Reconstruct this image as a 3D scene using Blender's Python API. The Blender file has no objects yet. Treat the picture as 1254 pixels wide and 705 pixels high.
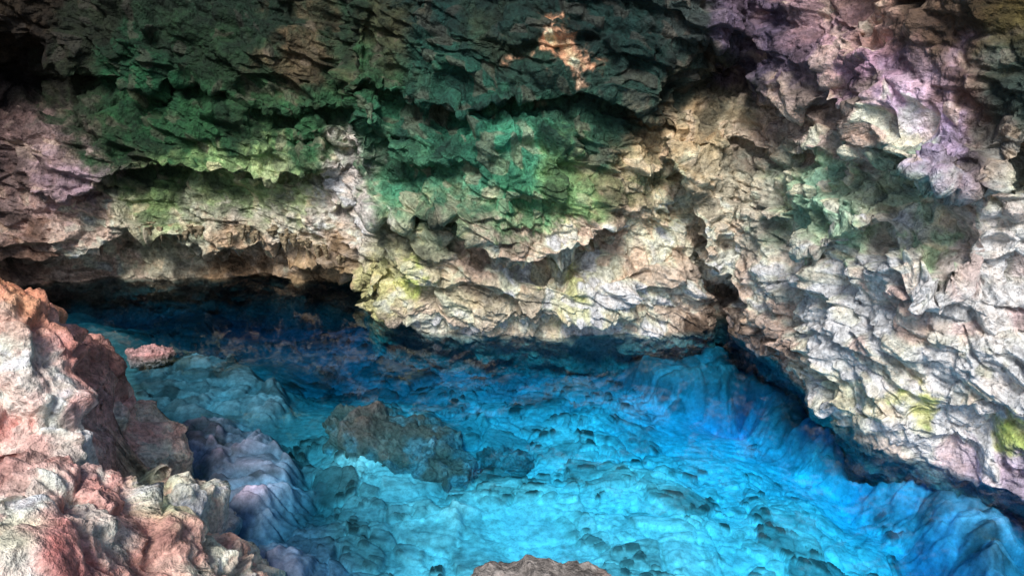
import bpy, math, numpy as np
from mathutils import Vector
CH=4.5; PITCH=math.radians(20); F=895.0
cp,sp=math.cos(PITCH),math.sin(PITCH)
def ray(px,py):
    a=(np.asarray(px,float)-627)/F; b=(np.asarray(py,float)-352.5)/F
    return a, cp-sp*b, -(sp+cp*b)
def ground(px,py,z=0.0):
    x,y,d=ray(px,py); t=(z-CH)/d
    return x*t,y*t
def project(X,Y,Z):
    Zr=Z-CH
    depth=np.maximum(Y*cp-Zr*sp,0.3); up=Y*sp+Zr*cp
    return 627+F*X/depth, 352.5-F*up/depth
# ---------- noise ----------
def h32(ix,iy,iz,seed):
    x=(ix.astype(np.int64)*73856093)^(iy.astype(np.int64)*19349663)^(iz.astype(np.int64)*83492791)^(seed*2654435)
    x=x.astype(np.uint32)
    x^=x>>np.uint32(16); x*=np.uint32(0x7feb352d); x^=x>>np.uint32(15); x*=np.uint32(0x846ca68b); x^=x>>np.uint32(16)
    return x
def u01(h,k=0):
    if k: 
        h=h*np.uint32(1664525+k*2*7919)+np.uint32(1013904223+k*977); h=h^(h>>np.uint32(15)); h=h*np.uint32(0x2c1b3c6d); h=h^(h>>np.uint32(13))
    return (h&np.uint32(0xffffff)).astype(np.float32)/16777216.0
def vnoise(P,seed=0):
    f=np.floor(P); i=f.astype(np.int32); t=(P-f).astype(np.float32); t=t*t*t*(t*(t*6-15)+10)
    r=0
    for a in (0,1):
        wa=t[:,0] if a else 1-t[:,0]
        for b in (0,1):
            wb=t[:,1] if b else 1-t[:,1]
            for c in (0,1):
                wc=t[:,2] if c else 1-t[:,2]
                r=r+wa*wb*wc*u01(h32(i[:,0]+a,i[:,1]+b,i[:,2]+c,seed))
    return r*2-1
def fbm(P,oct=4,seed=0,gain=.5):
    s=0;a=1
    for o in range(oct):
        s=s+a*vnoise(P*(2.03**o)+o*17.3,seed+o*13); a*=gain
    return s
def facet(P,seed=0,tilt=1.0,sharp=13.):
    """stone-like cells: every cell is its own tilted plane, blended softly into its neighbours"""
    b=np.floor(P-0.5).astype(np.int32)
    W=np.full(len(P),1e-12,np.float32);H=np.zeros(len(P),np.float32);ID=H.copy();F1=np.full(len(P),9,np.float32);F2=F1.copy()
    for a in (0,1):
        for c in (0,1):
            for d in (0,1):
                ix=b[:,0]+a;iy=b[:,1]+c;iz=b[:,2]+d
                h=h32(ix,iy,iz,seed)
                dx=P[:,0]-(ix+.2+.6*u01(h,1));dy=P[:,1]-(iy+.2+.6*u01(h,2));dz=P[:,2]-(iz+.2+.6*u01(h,3))
                D=np.sqrt(dx*dx+dy*dy+dz*dz).astype(np.float32)
                hh=(u01(h,4)-.5)+tilt*((u01(h,5)-.5)*dx+(u01(h,6)-.5)*dy+(u01(h,7)-.5)*dz)*2
                w=np.exp(-sharp*D).astype(np.float32)
                W+=w;H+=w*hh;ID+=w*u01(h,8)
                m=D<F1;F2=np.where(m,F1,np.minimum(F2,D));F1=np.where(m,D,F1)
    return H/W,F2-F1,ID/W
def sstep(a,b,x):
    t=np.clip((x-a)/(b-a),0,1); return t*t*(3-2*t)
def lin(c):
    c=np.asarray(c,float)/255.; return np.where(c<.04045,c/12.92,((c+.055)/1.055)**2.4)
def rock_disp(P,amps,scales,seed=0,aniso=(1,1,1.5),shear=0.35,warp=.12,groove=.25,sharp=16.,edges=False):
    Q=P.copy()
    Q[:,2]+=shear*P[:,0]
    Q=Q*np.array(aniso)
    W=np.stack([fbm(P*.9+9.1,2,seed+100),fbm(P*.9+31.7,2,seed+200),fbm(P*.9+57.3,2,seed+300)],1)*warp
    Q=Q+W
    tot=0;ids=[];es=[]
    for k,(a,s) in enumerate(zip(amps,scales)):
        H,E,ID=facet(Q/s+k*11.7,seed+k*7,1.0,sharp)
        g=-(1-sstep(0,.16,E))*groove
        tot=tot+a*(H+g); ids.append(ID);es.append(E)
        Q=Q+ (vnoise(P*(1.7/s)+3.3*k,seed+50+k)[:,None])*s*.07
    return (tot,ids,es) if edges else (tot,ids)
def strata(P,period,amp,seed,tilt=.25):
    """bedding: each bed bulges out towards its base and is undercut below"""
    zz=P[:,2]+tilt*P[:,0]+fbm(P*.8,3,seed)*.28+fbm(P*3.1,2,seed+5)*.04
    t=zz/period;i=np.floor(t);t=t-i
    prof=(1-t)*sstep(0,.10,t)
    m=sstep(-.25,.45,fbm(P*np.array([.7,.7,1.6])+7,3,seed+9))
    return amp*prof*m*(.5+.5*np.sin(i*7.3)**2)
def normals(G):
    du=np.gradient(G,axis=1);dv=np.gradient(G,axis=0)
    n=np.cross(du,dv); n/=np.linalg.norm(n,axis=2,keepdims=True)+1e-9
    return n
def smooth_n(n,it):
    for _ in range(it):
        n[1:-1,1:-1]=(n[1:-1,1:-1]*2+n[:-2,1:-1]+n[2:,1:-1]+n[1:-1,:-2]+n[1:-1,2:])/6
    return n/(np.linalg.norm(n,axis=2,keepdims=True)+1e-9)
def grid_mesh(name,G,COL,mat,flip=False):
    nv,nu,_=G.shape
    me=bpy.data.meshes.new(name)
    idx=np.arange(nv*nu).reshape(nv,nu)
    a=idx[:-1,:-1].ravel();b=idx[:-1,1:].ravel();c=idx[1:,1:].ravel();d=idx[1:,:-1].ravel()
    q=np.stack([a,b,c,d] if not flip else [a,d,c,b],1).astype(np.int32)
    n=len(q)
    me.vertices.add(nv*nu);me.vertices.foreach_set('co',G.reshape(-1).astype(np.float32))
    me.loops.add(n*4);me.loops.foreach_set('vertex_index',q.ravel())
    me.polygons.add(n);me.polygons.foreach_set('loop_start',np.arange(n,dtype=np.int32)*4)
    me.polygons.foreach_set('use_smooth',np.ones(n,bool))
    me.update(calc_edges=True)
    at=me.color_attributes.new('Col','FLOAT_COLOR','POINT')
    C=np.ones((nv*nu,4),np.float32);C[:,:3]=COL.reshape(-1,3);at.data.foreach_set('color',C.ravel())
    me.materials.append(mat)
    o=bpy.data.objects.new(name,me);bpy.context.collection.objects.link(o);return o
# ---------- materials ----------
def rock_mat(name,scale=1.0,bump=1.0,rough=.85,tint=(.78,.68,.6),spec=.25,var=1.):
    m=bpy.data.materials.new(name);m.use_nodes=True;nt=m.node_tree;N=nt.nodes;L=nt.links
    bs=N['Principled BSDF'];bs.inputs['Roughness'].default_value=rough;bs.inputs['Specular IOR Level'].default_value=spec
    at=N.new('ShaderNodeAttribute');at.attribute_name='Col'
    tc=N.new('ShaderNodeTexCoord')
    def noise(s,d=6,r=.6,dist=0.):
        n=N.new('ShaderNodeTexNoise');n.inputs['Scale'].default_value=s*scale;n.inputs['Detail'].default_value=d;n.inputs['Roughness'].default_value=r;n.inputs['Distortion'].default_value=dist
        L.new(tc.outputs['Object'],n.inputs['Vector']);return n.outputs[0]
    def mr(src,a,b,c,d):
        n=N.new('ShaderNodeMapRange');n.inputs[1].default_value=a;n.inputs[2].default_value=b;n.inputs[3].default_value=c;n.inputs[4].default_value=d;L.new(src,n.inputs[0]);return n.outputs[0]
    def mth(op,a,b):
        n=N.new('ShaderNodeMath');n.operation=op
        for i,v in enumerate((a,b)):
            if hasattr(v,'links'):L.new(v,n.inputs[i])
            else:n.inputs[i].default_value=v
        return n.outputs[0]
    def mix(bt,f,a,b):
        n=N.new('ShaderNodeMix');n.data_type='RGBA';n.blend_type=bt
        for s,v in ((n.inputs[0],f),(n.inputs[6],a),(n.inputs[7],b)):
            if hasattr(v,'links'): L.new(v,s)
            else: s.default_value=v
        return n.outputs[2]
    n1=noise(3.1,4,.65);n2=noise(13,4,.75)
    v=mth('MULTIPLY',mr(n1,.35,.65,1-.28*var,1+.3*var),mr(n2,.32,.68,1-.52*var,1+.5*var))
    comb=N.new('ShaderNodeCombineColor')
    for i in range(3):L.new(v,comb.inputs[i])
    c=mix('MULTIPLY',1.0,at.outputs['Color'],comb.outputs[0])
    c=mix('MULTIPLY',mr(n1,.5,.62,0,.6),c,(*tint,1))
    L.new(c,bs.inputs['Base Color'])
    vo=N.new('ShaderNodeTexVoronoi');vo.inputs['Scale'].default_value=17*scale;L.new(tc.outputs['Object'],vo.inputs['Vector'])
    hgt=mth('ADD',mth('MULTIPLY',n2,1.5),mth('MULTIPLY',vo.outputs['Distance'],-.45))
    b1=N.new('ShaderNodeBump');b1.inputs['Strength'].default_value=bump;b1.inputs['Distance'].default_value=.06/scale;L.new(hgt,b1.inputs['Height'])
    L.new(b1.outputs[0],bs.inputs['Normal'])
    return m
M_wall=rock_mat('limestone_wall')
M_bank=rock_mat('limestone_bank',1.3,.9,.8,(.8,.62,.58))
M_floor=rock_mat('pool_bed_rock',.8,.15,.9,(.86,.9,.9),var=.75)
M_sub=rock_mat('wet_rock',1.2,.9,.5,(.7,.65,.7),.4)
def colfield(px,py,S,r0=42,clampxy=True):
    if clampxy: px=np.clip(px,-20,1274);py=np.clip(py,-10,640)
    acc=np.zeros((len(px),3),np.float32);w=np.full(len(px),1e-12,np.float32)
    for s in S:
        x,y,c=s[0],s[1],lin(s[2]); r=s[3] if len(s)>3 else r0; k=s[4] if len(s)>4 else (1. if len(s)<4 else 1.6)
        g=k*np.exp(-((px-x)**2+(py-y)**2)/(r*r)).astype(np.float32)+1e-7/(1+((px-x)**2+(py-y)**2)/1e4)
        acc+=g[:,None]*c;w+=g
    return acc/w[:,None]
def sdist(x,y,poly):
    D=np.full(x.shape,1e9);ins=np.zeros(x.shape,bool);n_=len(poly)
    for i in range(n_):
        ax,ay=poly[i];bx,by=poly[(i+1)%n_]
        ex,ey=bx-ax,by-ay;t=np.clip(((x-ax)*ex+(y-ay)*ey)/(ex*ex+ey*ey),0,1)
        D=np.minimum(D,np.hypot(x-ax-t*ex,y-ay-t*ey))
        c=((ay>y)!=(by>y));xi=ax+(y-ay)*ex/(ey if abs(ey)>1e-9 else 1e-9);ins^=c&(x<xi)
    return np.where(ins,D,-D)
# ================= CAVE WALL =================
WL=[(-60,352),(0,350),(60,347),(120,343),(250,340),(380,344),(436,346),(447,352),(456,384),(480,393),(530,405),(620,413),(700,414),(800,411),(862,408),(884,398),(905,408),(960,452),(1010,503),(1060,535),(1140,568),(1200,588),(1254,605)]
wx,wy=ground([p[0] for p in WL],[p[1] for p in WL])
waz=np.degrees(np.arctan2(wx,wy));wr=np.hypot(wx,wy)
waz=np.concatenate([[-100,-75,-52],waz,[50,65,100]]);wr=np.concatenate([[9,11,13],wr,[7.6,6.6,5.5]])
az=np.concatenate([np.linspace(-95,-40,80,endpoint=False),np.linspace(-40,42,1150),np.linspace(42,95,80)[1:]])
R0=np.interp(az,waz,wr); k=np.hanning(9);k/=k.sum();R0=np.convolve(np.pad(R0,4,'edge'),k,'valid')
zs=np.concatenate([np.linspace(-4,-.6,50,endpoint=False),np.linspace(-.6,5.4,680)])
AZ,ZZ=np.meshgrid(np.radians(az),zs);RR=np.repeat(R0[None],len(zs),0)
ph=np.linspace(0,1,70)[1:]
cz=5.4+2.4*np.sin(ph*1.45);cr=1.4*(1-np.cos(ph*1.45))
AZ=np.vstack([AZ,np.repeat(np.radians(az)[None],len(ph),0)])
ZZ=np.vstack([ZZ,np.repeat(cz[:,None],len(az),1)])
RR=np.vstack([RR,R0[None]-cr[:,None]*np.clip(R0[None]/10,.3,1)])
sh=AZ.shape
R=RR.copy()
R+=np.where(ZZ<-.04,sstep(-.04,-.7,ZZ)*.35+sstep(-.04,-.2,ZZ)*.08,0)
X=R*np.sin(AZ);Y=R*np.cos(AZ)
px,py=project(X,Y,ZZ)
Pb=np.stack([X.ravel(),Y.ravel(),ZZ.ravel()],1)
wnx=(fbm(Pb*.9+5,4,1)*20).reshape(sh);wny=(fbm(Pb*.9+25,4,2)*16).reshape(sh)
qx=px+wnx;qy=py+wny
off=np.zeros(sh)
def lip(pts,ab,ha,be=0,hb=30,fade=50,soft=6):
    global off
    xs=[p[0] for p in pts];ys=[p[1] for p in pts]
    d=qy-np.interp(qx,xs,ys)
    m=sstep(xs[0]-fade,xs[0]+fade*.2,qx)*(1-sstep(xs[-1]-fade*.2,xs[-1]+fade,qx))
    top=ab*np.exp(-np.clip(-d,0,None)/ha);bot=-be*np.exp(-np.clip(d,0,None)/hb)
    off+=m*(top+(bot-top)*sstep(-soft,soft,d))
def vlip(pts,ar,hr,al,hl,fade=40,soft=6):
    global off
    ys=[p[1] for p in pts];xs=[p[0] for p in pts]
    d=qx-np.interp(qy,ys,xs)
    m=sstep(ys[0]-fade,ys[0]+fade*.3,qy)*(1-sstep(ys[-1]-fade*.2,ys[-1]+fade,qy))
    R_=ar*np.exp(-np.clip(d,0,None)/hr);L_=-al*np.exp(-np.clip(-d,0,None)/hl)
    off+=m*(L_+(R_-L_)*sstep(-soft,soft,d))
lip([(-60,300),(90,300),(180,284),(250,292),(330,288),(395,310),(440,336)],.85,260,0,30,30)
lip([(60,225),(150,212),(240,193),(340,204),(400,190)],.6,90,.2,25)
lip([(390,150),(450,170),(500,200),(560,200)],.4,60,.15,20)
lip([(440,240),(520,262),(600,285),(655,303),(700,285),(750,262)],.65,70,.25,25)
lip([(440,332),(470,310),(520,300),(600,322),(700,326),(800,330)],.0,30,-.25,60)
lip([(520,120),(600,130),(700,120),(790,140)],.4,50,.2,25)
lip([(150,95),(260,110),(360,130),(480,110)],.35,50,.2,25)
lip([(880,165),(960,185),(1060,195),(1120,215)],.25,40,.15,20)
lip([(960,262),(1010,285),(1060,275)],.3,50,.12,20)
lip([(1100,320),(1140,350),(1180,330)],.35,35,.15,20,20)
lip([(865,50),(900,100),(960,125),(1050,150),(1120,190),(1190,240),(1225,190),(1254,160),(1300,150)],.45,150,.1,25)
vlip([(835,190),(855,240),(872,300),(925,375),(975,440),(1040,505)],.65,200,.25,30,60)
vlip([(435,250),(447,350),(470,400)],.35,140,0,30)
vlip([(1010,-30),(1080,90),(1180,220)],-.2,80,0,50)
for (x,y,rx,ry,a) in [(30,95,60,35,-1.8),(890,85,24,30,-1.2),(888,388,14,26,-.9),(905,400,20,20,-.3),(1240,330,30,14,-.4),(1130,330,32,28,.35),(630,215,70,45,.45),(480,150,50,30,.3),(230,150,80,35,.35),(700,200,40,40,.2),(1150,190,50,40,.2),(1000,80,90,35,.15),(640,360,160,35,.2),(800,330,30,40,-.15),(1010,265,45,28,.25),(310,45,80,30,.35),(120,60,60,30,.3),(780,60,60,30,.3),(570,50,60,28,.3)]:
    off+=a*np.exp(-((qx-x)/rx)**2-((qy-y)/ry)**2)
off*=np.where(ZZ>0,sstep(0,.35,ZZ)*.85+.15,.15)
infr=sstep(-200,-40,px)*(1-sstep(1300,1450,px))*sstep(-300,-60,py)
off*=.15+.85*infr
off+=(fbm(Pb*.45+3,3,77)*.35).reshape(sh)*(1-.6*infr)*sstep(0,.5,ZZ)
R=R-off
G=np.stack([R*np.sin(AZ),R*np.cos(AZ),ZZ],2)
n=normals(G)
cen=np.array([0,0,3.]);s=np.sign(((cen-G)*n).sum(2,keepdims=True));n*=s
nsm=smooth_n(n.copy(),30)
P=G.reshape(-1,3)
d,ids=rock_disp(P,[.25,.155,.065,.024],[.95,.40,.18,.085],seed=5,aniso=(1,1,1.2),shear=.3,sharp=15)
d=d+fbm(P*3,4,91)*.035+strata(P,.62,.26,301)+strata(P,.23,.09,351,.35)-.09
smooth=np.exp(-((px-1050)/190)**2-((py-70)/75)**2).ravel()
d=d*(1-.35*smooth)
d=d*(1-.5*sstep(.15,-.1,P[:,2]))
G2=G+nsm*d.reshape(sh)[...,None]
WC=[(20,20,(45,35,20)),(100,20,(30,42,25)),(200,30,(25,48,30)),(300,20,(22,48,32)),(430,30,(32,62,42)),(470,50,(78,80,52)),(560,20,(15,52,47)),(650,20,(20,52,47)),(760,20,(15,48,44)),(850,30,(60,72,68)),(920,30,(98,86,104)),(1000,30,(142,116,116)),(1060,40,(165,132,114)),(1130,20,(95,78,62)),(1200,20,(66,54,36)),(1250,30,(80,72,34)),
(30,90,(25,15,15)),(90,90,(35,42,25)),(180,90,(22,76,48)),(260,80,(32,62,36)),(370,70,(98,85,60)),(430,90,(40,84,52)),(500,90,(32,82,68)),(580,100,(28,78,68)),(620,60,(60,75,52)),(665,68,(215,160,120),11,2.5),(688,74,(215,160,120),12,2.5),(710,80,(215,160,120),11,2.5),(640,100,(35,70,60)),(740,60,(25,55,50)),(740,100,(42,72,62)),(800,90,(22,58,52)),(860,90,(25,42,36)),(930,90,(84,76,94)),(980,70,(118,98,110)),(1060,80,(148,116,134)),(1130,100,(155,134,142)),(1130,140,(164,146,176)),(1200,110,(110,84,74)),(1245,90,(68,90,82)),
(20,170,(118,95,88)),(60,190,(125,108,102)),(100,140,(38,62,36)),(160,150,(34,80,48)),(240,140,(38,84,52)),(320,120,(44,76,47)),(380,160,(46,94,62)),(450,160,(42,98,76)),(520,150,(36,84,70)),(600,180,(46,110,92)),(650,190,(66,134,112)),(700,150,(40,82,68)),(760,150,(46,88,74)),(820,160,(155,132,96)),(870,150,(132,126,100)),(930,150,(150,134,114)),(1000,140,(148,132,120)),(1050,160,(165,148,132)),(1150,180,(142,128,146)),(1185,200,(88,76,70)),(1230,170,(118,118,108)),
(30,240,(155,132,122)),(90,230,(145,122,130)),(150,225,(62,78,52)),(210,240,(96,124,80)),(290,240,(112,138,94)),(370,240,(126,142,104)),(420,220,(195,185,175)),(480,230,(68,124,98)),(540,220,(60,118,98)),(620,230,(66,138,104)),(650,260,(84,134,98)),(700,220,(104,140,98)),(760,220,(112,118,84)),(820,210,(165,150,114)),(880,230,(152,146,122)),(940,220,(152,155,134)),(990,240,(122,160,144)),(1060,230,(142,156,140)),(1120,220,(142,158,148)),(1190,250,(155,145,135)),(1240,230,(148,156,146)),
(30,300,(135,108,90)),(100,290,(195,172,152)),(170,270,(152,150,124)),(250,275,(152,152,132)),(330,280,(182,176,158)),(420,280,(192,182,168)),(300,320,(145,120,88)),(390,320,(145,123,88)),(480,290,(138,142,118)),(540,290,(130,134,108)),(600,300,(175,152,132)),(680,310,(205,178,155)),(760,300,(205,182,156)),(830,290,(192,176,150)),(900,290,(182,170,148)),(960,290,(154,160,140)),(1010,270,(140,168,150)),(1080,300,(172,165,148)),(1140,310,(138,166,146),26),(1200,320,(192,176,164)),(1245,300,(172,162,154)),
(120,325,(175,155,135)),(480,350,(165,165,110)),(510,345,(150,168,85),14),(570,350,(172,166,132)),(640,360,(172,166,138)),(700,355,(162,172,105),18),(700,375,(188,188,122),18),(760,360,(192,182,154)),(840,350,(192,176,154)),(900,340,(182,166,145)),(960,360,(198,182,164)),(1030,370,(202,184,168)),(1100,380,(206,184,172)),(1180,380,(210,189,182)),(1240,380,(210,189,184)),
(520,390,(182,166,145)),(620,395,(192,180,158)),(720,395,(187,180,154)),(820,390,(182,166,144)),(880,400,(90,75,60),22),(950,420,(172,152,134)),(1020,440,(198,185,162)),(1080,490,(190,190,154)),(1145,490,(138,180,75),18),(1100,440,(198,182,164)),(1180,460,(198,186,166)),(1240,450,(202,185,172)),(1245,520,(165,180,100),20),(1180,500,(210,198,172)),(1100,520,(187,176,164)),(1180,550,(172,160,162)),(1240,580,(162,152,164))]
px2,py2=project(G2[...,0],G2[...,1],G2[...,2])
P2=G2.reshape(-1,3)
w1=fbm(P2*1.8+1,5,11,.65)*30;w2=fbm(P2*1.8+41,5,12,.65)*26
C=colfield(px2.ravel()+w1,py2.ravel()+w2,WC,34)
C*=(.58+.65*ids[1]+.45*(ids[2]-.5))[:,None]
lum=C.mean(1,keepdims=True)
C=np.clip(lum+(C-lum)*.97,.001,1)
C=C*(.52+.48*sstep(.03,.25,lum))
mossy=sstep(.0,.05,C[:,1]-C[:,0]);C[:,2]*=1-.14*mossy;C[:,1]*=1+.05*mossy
lum=C.mean(1,keepdims=True)
och=sstep(.6,.78,ids[2])*sstep(.35,.5,ids[1])*.5
C=C*(1-och[:,None])+och[:,None]*(lum*np.array([1.6,1.25,.85])+.01)
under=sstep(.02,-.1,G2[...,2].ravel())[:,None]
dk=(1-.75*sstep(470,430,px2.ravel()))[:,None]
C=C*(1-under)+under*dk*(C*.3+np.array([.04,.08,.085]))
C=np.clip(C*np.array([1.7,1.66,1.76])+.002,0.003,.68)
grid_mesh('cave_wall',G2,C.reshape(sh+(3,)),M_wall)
# ================= POOL FLOOR =================
nx,ny=1200,800
xs=np.linspace(-9.5,8.5,nx);ys=2.2+12.8*np.linspace(0,1,ny)**1.25
XX,YY=np.meshgrid(xs,ys)
DK=.42
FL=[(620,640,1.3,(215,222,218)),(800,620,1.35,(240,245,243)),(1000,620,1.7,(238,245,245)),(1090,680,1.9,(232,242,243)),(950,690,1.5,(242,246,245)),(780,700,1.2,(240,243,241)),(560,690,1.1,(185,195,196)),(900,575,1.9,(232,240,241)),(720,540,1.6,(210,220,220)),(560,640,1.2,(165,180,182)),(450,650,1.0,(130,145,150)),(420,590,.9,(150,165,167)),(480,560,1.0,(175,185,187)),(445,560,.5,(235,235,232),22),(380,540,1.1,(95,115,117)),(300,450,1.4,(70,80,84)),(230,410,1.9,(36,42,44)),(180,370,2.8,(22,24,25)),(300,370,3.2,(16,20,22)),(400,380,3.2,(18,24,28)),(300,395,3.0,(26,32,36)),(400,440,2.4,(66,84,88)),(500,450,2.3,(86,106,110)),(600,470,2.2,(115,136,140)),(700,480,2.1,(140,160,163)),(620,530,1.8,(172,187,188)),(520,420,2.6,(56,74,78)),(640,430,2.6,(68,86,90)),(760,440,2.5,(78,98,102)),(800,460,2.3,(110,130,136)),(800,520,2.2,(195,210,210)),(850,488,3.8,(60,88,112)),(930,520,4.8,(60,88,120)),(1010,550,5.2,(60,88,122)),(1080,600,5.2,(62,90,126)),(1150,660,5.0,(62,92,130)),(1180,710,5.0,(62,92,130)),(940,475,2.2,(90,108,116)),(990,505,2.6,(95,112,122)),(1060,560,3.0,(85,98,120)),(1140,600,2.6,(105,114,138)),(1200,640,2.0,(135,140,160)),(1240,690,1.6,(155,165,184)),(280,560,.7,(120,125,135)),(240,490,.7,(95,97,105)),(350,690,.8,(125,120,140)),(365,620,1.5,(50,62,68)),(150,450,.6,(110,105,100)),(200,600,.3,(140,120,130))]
Pf=np.stack([XX.ravel(),YY.ravel(),np.zeros(XX.size)],1)
f1=fbm(Pf*1.1,3,31)*18;f2=fbm(Pf*1.1+20,3,32)*12
def flo(a,b):
    a=np.clip(a,60,1260);b=np.clip(b,345,720)
    acc=np.zeros((len(a),4));w=np.full(len(a),1e-12)
    for f_ in FL:
        x,y,dep_,c=f_[:4];r=f_[4] if len(f_)>4 else 42
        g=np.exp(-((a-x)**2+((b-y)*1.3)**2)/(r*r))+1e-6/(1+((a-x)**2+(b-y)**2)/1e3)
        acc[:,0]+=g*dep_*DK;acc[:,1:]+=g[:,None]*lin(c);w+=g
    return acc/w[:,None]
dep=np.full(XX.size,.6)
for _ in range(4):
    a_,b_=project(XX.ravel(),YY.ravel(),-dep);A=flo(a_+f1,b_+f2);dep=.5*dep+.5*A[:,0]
dg=dep.reshape(ny,nx)
for _ in range(60):   # settle the silt into gentle slopes
    dg[1:-1,1:-1]=(dg[1:-1,1:-1]*2+dg[:-2,1:-1]+dg[2:,1:-1]+dg[1:-1,:-2]+dg[1:-1,2:])/6
dep=dg.ravel()
df,idf,ef=rock_disp(Pf+np.array([0,0,.3]),[.02,.06,.045,.02],[1.1,.5,.24,.12],seed=40,aniso=(.8,1.1,1),shear=0,warp=.2,groove=.3,sharp=40,edges=True)
rub=sstep(-.8,.1,fbm(Pf*.8+50,3,44))
s1=sstep(.5,.54,idf[1])*sstep(.03,.1,ef[1]);s2=sstep(.55,.6,idf[2])*sstep(.04,.14,ef[2])*(1-s1);s3=sstep(.68,.74,idf[3])*sstep(.05,.18,ef[3])
Zf=-dep+df*(.3+.4*rub)+rub*(.055*s1+.05*s2+.025*s3)
Zf=np.minimum(Zf,-.04)
br=1.0-rub*((.25+.45*idf[0])*s1+.5*s2*(.35+idf[3])+.3*s3)
rim=(sstep(.0,.06,ef[1])*.5+.5)*(sstep(0,.07,ef[2])*.35+.65)
br=np.clip(br*(1-rub*(1-rim)),.1,1.2)
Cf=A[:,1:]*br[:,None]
sw=fbm(Pf*1.6+3,4,35)*.16;sw2=fbm(Pf*1.6+13,4,36)*.16
def slab(pts,z,col,amp=.5,soft=.16):
    global Zf,Cf
    g=[tuple(float(v) for v in ground(a,b,z)) for a,b in pts]
    D=sdist(Pf[:,0]+sw,Pf[:,1]+sw2,g)
    m=sstep(-soft,soft,D);top=z+df*amp*1.8+ .02*fbm(Pf*5,3,37)-.1*np.exp(-np.clip(D,0,None)/.2)
    Zf=np.where(top>Zf,Zf*(1-m)+top*m,Zf)
    Cf=Cf*(1-m[:,None])+m[:,None]*lin(col)*(.4+1.0*idf[1]+.6*(idf[2]-.5))[:,None]
slab([(160,430),(290,425),(350,460),(345,500),(220,508),(165,470)],-.22,(108,106,112),.7)
slab([(205,515),(260,500),(330,508),(372,540),(366,590),(350,640),(300,645),(262,615),(225,580),(195,545)],-.09,(144,137,154),.9)
slab([(322,640),(362,652),(405,690),(400,715),(330,720),(305,680)],-.13,(140,133,152),.9)
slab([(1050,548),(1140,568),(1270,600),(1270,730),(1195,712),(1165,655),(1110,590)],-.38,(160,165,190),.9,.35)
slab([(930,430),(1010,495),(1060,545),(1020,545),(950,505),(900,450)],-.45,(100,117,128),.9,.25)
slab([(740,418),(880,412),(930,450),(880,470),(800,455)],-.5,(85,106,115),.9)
slab([(520,590),(600,620),(590,660),(500,640)],-.36,(160,175,176),.6)
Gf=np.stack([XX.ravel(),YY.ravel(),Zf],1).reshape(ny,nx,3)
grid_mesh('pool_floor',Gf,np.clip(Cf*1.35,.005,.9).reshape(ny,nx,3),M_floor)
# ================= WATER =================
import bmesh
me=bpy.data.meshes.new('pool_water');bm=bmesh.new();bmesh.ops.create_cube(bm,size=1)
for v in bm.verts: v.co=Vector((v.co.x*40,8+v.co.y*18,-3+v.co.z*6))
bm.to_mesh(me);bm.free()
wo=bpy.data.objects.new('pool_water',me);bpy.context.collection.objects.link(wo)
m=bpy.data.materials.new('clear_water');m.use_nodes=True;N=m.node_tree.nodes;L=m.node_tree.links;N.clear()
out=N.new('ShaderNodeOutputMaterial');mx=N.new('ShaderNodeMixShader');tr=N.new('ShaderNodeBsdfTransparent');gl=N.new('ShaderNodeBsdfGlossy');fr=N.new('ShaderNodeFresnel')
gl.inputs['Roughness'].default_value=.0;fr.inputs['IOR'].default_value=1.36
geo=N.new('ShaderNodeNewGeometry');nz=N.new('ShaderNodeTexNoise');nz.inputs['Scale'].default_value=1.6;nz.inputs['Detail'].default_value=2
L.new(geo.outputs['Position'],nz.inputs['Vector'])
bp=N.new('ShaderNodeBump');bp.inputs['Strength'].default_value=.06;bp.inputs['Distance'].default_value=.01;L.new(nz.outputs[0],bp.inputs['Height']);L.new(bp.outputs[0],gl.inputs['Normal'])
L.new(fr.outputs[0],mx.inputs[0]);L.new(tr.outputs[0],mx.inputs[1]);L.new(gl.outputs[0],mx.inputs[2]);L.new(mx.outputs[0],out.inputs['Surface'])
va=N.new('ShaderNodeVolumeAbsorption');va.inputs['Color'].default_value=(0,.85,.996,1);va.inputs['Density'].default_value=1.6;L.new(va.outputs[0],out.inputs['Volume'])
me.materials.append(m)
# ================= ROCK BANK =================
xs=np.concatenate([np.linspace(-14,-7,80,endpoint=False),np.linspace(-7,-.2,640,endpoint=False),np.linspace(-.2,8,120)])
ys=np.concatenate([np.linspace(-12,1,80,endpoint=False),np.linspace(1,10.5,820)])
XX,YY=np.meshgrid(xs,ys);ny,nx=XX.shape
E=[(-1.2,1.2),(-1.45,4.3)]+[tuple(float(v) for v in ground(a,b,0)) for a,b in [(325,700),(270,640),(215,575),(175,535),(135,500)]]+[(-5.4,7.8),(-6.8,8.2),(-14,8.4)]
poly=E+[(-14,-12),(9,-12),(9,-.5),(3,-.2),(0.6,.2)]
x=XX.ravel();y=YY.ravel();P=np.stack([x,y,np.zeros(len(x))],1)
wq=fbm(P*1.0+7,3,60)*.2
D=sdist(x+wq,y+wq*.7,poly)
h=np.where(D>0,1.0*np.power(np.clip(D,0,None),.75),D*2.2)
cap=2.6+.25*sstep(5,8,y)-1.2*sstep(-1.5,0,x)
h=np.where(h>cap-.6,cap-.6+.6*(1-np.exp(-(h-cap+.6)/.6)),h)
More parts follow.
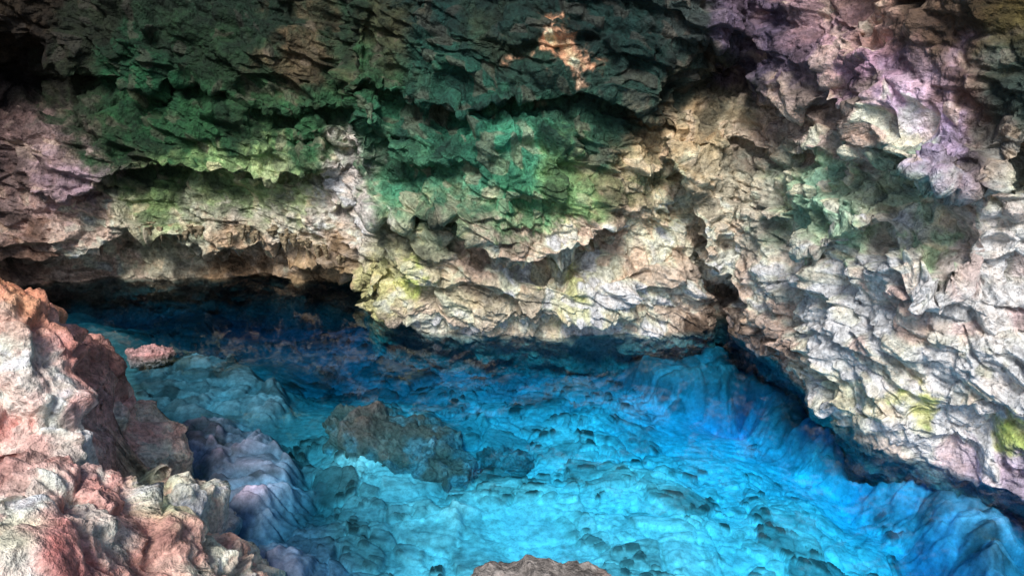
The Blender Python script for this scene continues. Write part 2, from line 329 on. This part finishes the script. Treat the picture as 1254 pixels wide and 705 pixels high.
for (a,b,zt,r,ht) in [(-20,330,2.7,.75,1.6),(25,378,2.2,.55,1.0),(265,655,.55,.40,.5),(200,590,.85,.45,.45),(160,520,.75,.42,.5),(110,470,1.2,.5,.5),(45,480,1.8,.5,.5),(60,570,1.8,.5,.45),(130,650,1.3,.5,.5),(60,640,1.7,.4,.4),(200,680,.9,.35,.4),(10,430,2.1,.4,.35),(75,415,1.6,.4,.5)]:
    gx,gy=ground(a,b,zt)
    q=((x-gx+wq*.5)**2+((y-gy)/1.1+wq*.4)**2)/(r*r)
    dome=zt-ht+ht*np.sqrt(np.clip(1-q,0,1))
    h=np.where(q<1,np.maximum(h,dome)*.85+h*.15,h)
G0=np.stack([x,y,h],1).reshape(ny,nx,3)
nn=normals(G0);nn*=np.sign(nn[...,2:3]);nn=smooth_n(nn,25)
P0=G0.reshape(-1,3)
db,idb=rock_disp(P0,[.26,.14,.05,.018],[.8,.36,.15,.06],seed=70,aniso=(1,1,1),shear=.2,warp=.15,sharp=13,groove=.32)
db=db+fbm(P0*3,4,71)*.04+strata(P0,.45,.12,401,.4)
Gb=G0+nn*db.reshape(ny,nx,1)
pb,qb=project(Gb[...,0],Gb[...,1],Gb[...,2])
BC=[(20,300,(120,75,50)),(20,340,(195,125,90)),(50,370,(150,105,82)),(20,400,(205,145,132)),(60,440,(215,160,152)),(110,440,(150,108,95)),(150,460,(150,115,105)),(110,500,(205,160,155)),(30,480,(210,178,168)),(60,520,(225,188,176)),(165,510,(190,155,142)),(30,560,(145,105,98)),(90,570,(215,178,168)),(40,590,(225,198,185)),(150,570,(215,172,160)),(200,570,(200,168,155)),(205,610,(180,200,155),20),(240,600,(190,172,155)),(60,640,(180,120,114)),(120,610,(195,142,132)),(130,650,(220,178,165)),(30,660,(188,190,165),22),(30,690,(200,184,174)),(100,690,(160,100,95)),(265,655,(225,188,168)),(300,690,(215,182,164)),(200,690,(170,132,120)),(180,650,(158,118,106))]
Pb2=Gb.reshape(-1,3)
Cb=colfield(np.clip(pb.ravel(),0,400)+fbm(Pb2*3,4,81)*24,np.clip(qb.ravel(),280,705)+fbm(Pb2*3+9,4,82)*24,BC,30,False)
Cb*=1.65*(.62+.6*idb[1]+.35*(idb[2]-.5))[:,None]
pat=sstep(.2,.6,fbm(Pb2*2.6+77,5,83,.6))[:,None]
Cb=Cb*(1-.4*pat)+.4*pat*np.array([.42,.20,.18])
grid_mesh('rock_bank',Gb,np.clip(Cb,.02,.72).reshape(ny,nx,3),M_bank)
# ================= BOULDERS =================
def boulder(name,c,s,rotz,col,mat,seed,amp=.16,sub=7,tilt=0.,col2=None):
    bm=bmesh.new();bmesh.ops.create_icosphere(bm,subdivisions=sub,radius=1)
    me=bpy.data.meshes.new(name);bm.to_mesh(me);bm.free()
    n_=len(me.vertices);co=np.empty(n_*3,np.float32);me.vertices.foreach_get('co',co);co=co.reshape(-1,3).astype(float)
    nrm=co.copy();co=np.sign(co)*np.abs(co)**.85
    q=co*np.array(s);n2=nrm/np.array(s);n2/=np.linalg.norm(n2,axis=1,keepdims=True)
    base=min(s[0],s[1])
    d,ids=rock_disp(q+seed*3.7,[amp*1.8*base,amp*1.0*base,amp*.4*base,.01],[.8*base,.4*base,.18*base,.06],seed=seed,aniso=(1,1,1.2),warp=.15*base,sharp=12)
    q=q+n2*(d+fbm(q*1.1/base+seed,3,seed)*.14*base)[:,None]
    ct,st=math.cos(tilt),math.sin(tilt);q=np.stack([q[:,0]*ct+q[:,2]*st,q[:,1],-q[:,0]*st+q[:,2]*ct],1)
    cz_,sz_=math.cos(rotz),math.sin(rotz);q=np.stack([q[:,0]*cz_-q[:,1]*sz_,q[:,0]*sz_+q[:,1]*cz_,q[:,2]],1)
    me.vertices.foreach_set('co',q.astype(np.float32).ravel())
    me.polygons.foreach_set('use_smooth',np.ones(len(me.polygons),bool))
    C=np.ones((n_,4),np.float32);cc=lin(col)[None]*(.5+.9*ids[1])[:,None]
    if col2 is not None:
        t=sstep(-.3,.4,fbm(q*1.8/base+5,4,seed+9)+.8*q[:,0]/s[0])[:,None];cc=cc*(1-t)+lin(col2)*t*(.5+.9*ids[2])[:,None]
    C[:,:3]=cc
    at=me.color_attributes.new('Col','FLOAT_COLOR','POINT');at.data.foreach_set('color',C.ravel())
    me.materials.append(mat);me.update()
    o=bpy.data.objects.new(name,me);bpy.context.collection.objects.link(o);o.location=c;return o
def at(px_,py_,z):
    a,b=ground(px_,py_,z);return (float(a),float(b),z)
boulder('submerged_boulder',at(485,545,-.42),(1.1,.52,.24),-.42,(120,108,102),M_sub,21,tilt=.12,col2=(120,145,155),amp=.13)
boulder('submerged_boulder',at(620,568,-.68),(.36,.25,.12),-.2,(125,145,150),M_sub,22,sub=6)
boulder('boulder',at(185,436,-.08),(.32,.2,.13),.1,(185,145,142),M_bank,27,sub=6)
boulder('boulder',at(660,742,.3),(.75,.3,.3),.0,(150,142,135),M_bank,29,sub=6,amp=.1)
# ================= STALACTITES =================
rng=np.random.RandomState(4)
V=[];Fc=[];Cc=[]
lx=[90,180,250,330,395,440];ly=[300,284,292,288,310,336]
for i in range(70):
    a=rng.uniform(170,430);b=np.interp(a,lx,ly)+rng.uniform(-8,2)
    dx,dy,dz=ray(a,b);hh=math.hypot(float(dx),float(dy));r_=float(np.interp(math.degrees(math.atan2(float(dx),float(dy))),waz,wr))-.85+rng.uniform(-.1,.35)
    x0,y0,z0=float(dx)/hh*r_,float(dy)/hh*r_,CH+float(dz)/hh*r_+.1
    Ln=rng.uniform(.1,.3);rad=rng.uniform(.03,.07);k0=len(V);ns=8;nr=7
    for j in range(nr):
        t=j/(nr-1);rr=rad*(1-t)**.7*(1+.25*math.sin(j*2.3+i))+.004
        for q in range(ns):
            an=q/ns*2*math.pi;rq=rr*(1+.3*math.sin(q*2.1+i))
            V.append((x0+rq*math.cos(an)+.03*t*math.sin(i),y0+rq*math.sin(an),z0-Ln*t));Cc.append((*lin((175,158,128))*rng.uniform(.6,1.1),1))
    for j in range(nr-1):
        for q in range(ns):
            Fc.append((k0+j*ns+q,k0+j*ns+(q+1)%ns,k0+(j+1)*ns+(q+1)%ns,k0+(j+1)*ns+q))
me=bpy.data.meshes.new('stalactites');me.from_pydata(V,[],Fc);me.polygons.foreach_set('use_smooth',np.ones(len(Fc),bool))
ca=me.color_attributes.new('Col','FLOAT_COLOR','POINT');ca.data.foreach_set('color',np.array(Cc,np.float32).ravel());me.materials.append(M_wall)
bpy.context.collection.objects.link(bpy.data.objects.new('stalactites',me))
# ================= LIGHT / WORLD / CAMERA =================
sd=Vector((-.14,-.70,.78)).normalized()
w=bpy.data.worlds.new('World');bpy.context.scene.world=w;w.use_nodes=True;N=w.node_tree.nodes
sk=N.new('ShaderNodeTexSky');sk.sky_type='NISHITA';sk.sun_disc=False;sk.sun_elevation=math.asin(sd.z);sk.sun_rotation=math.atan2(sd.x,sd.y)
w.node_tree.links.new(sk.outputs[0],N['Background'].inputs[0]);N['Background'].inputs[1].default_value=.15
l=bpy.data.lights.new('sun','SUN');l.energy=5;l.angle=math.radians(20);l.color=(1,.97,.94)
o=bpy.data.objects.new('sun',l);o.rotation_euler=sd.to_track_quat('Z','Y').to_euler();bpy.context.collection.objects.link(o)
cam=bpy.data.cameras.new('camera');cam.sensor_width=36;cam.lens=F/1254*36;cam.clip_end=500
co=bpy.data.objects.new('camera',cam);co.location=(0,0,CH);co.rotation_euler=(math.radians(70),0,0);bpy.context.collection.objects.link(co)
bpy.context.scene.camera=co
bpy.context.scene.view_settings.view_transform='Standard';bpy.context.scene.view_settings.look='None'
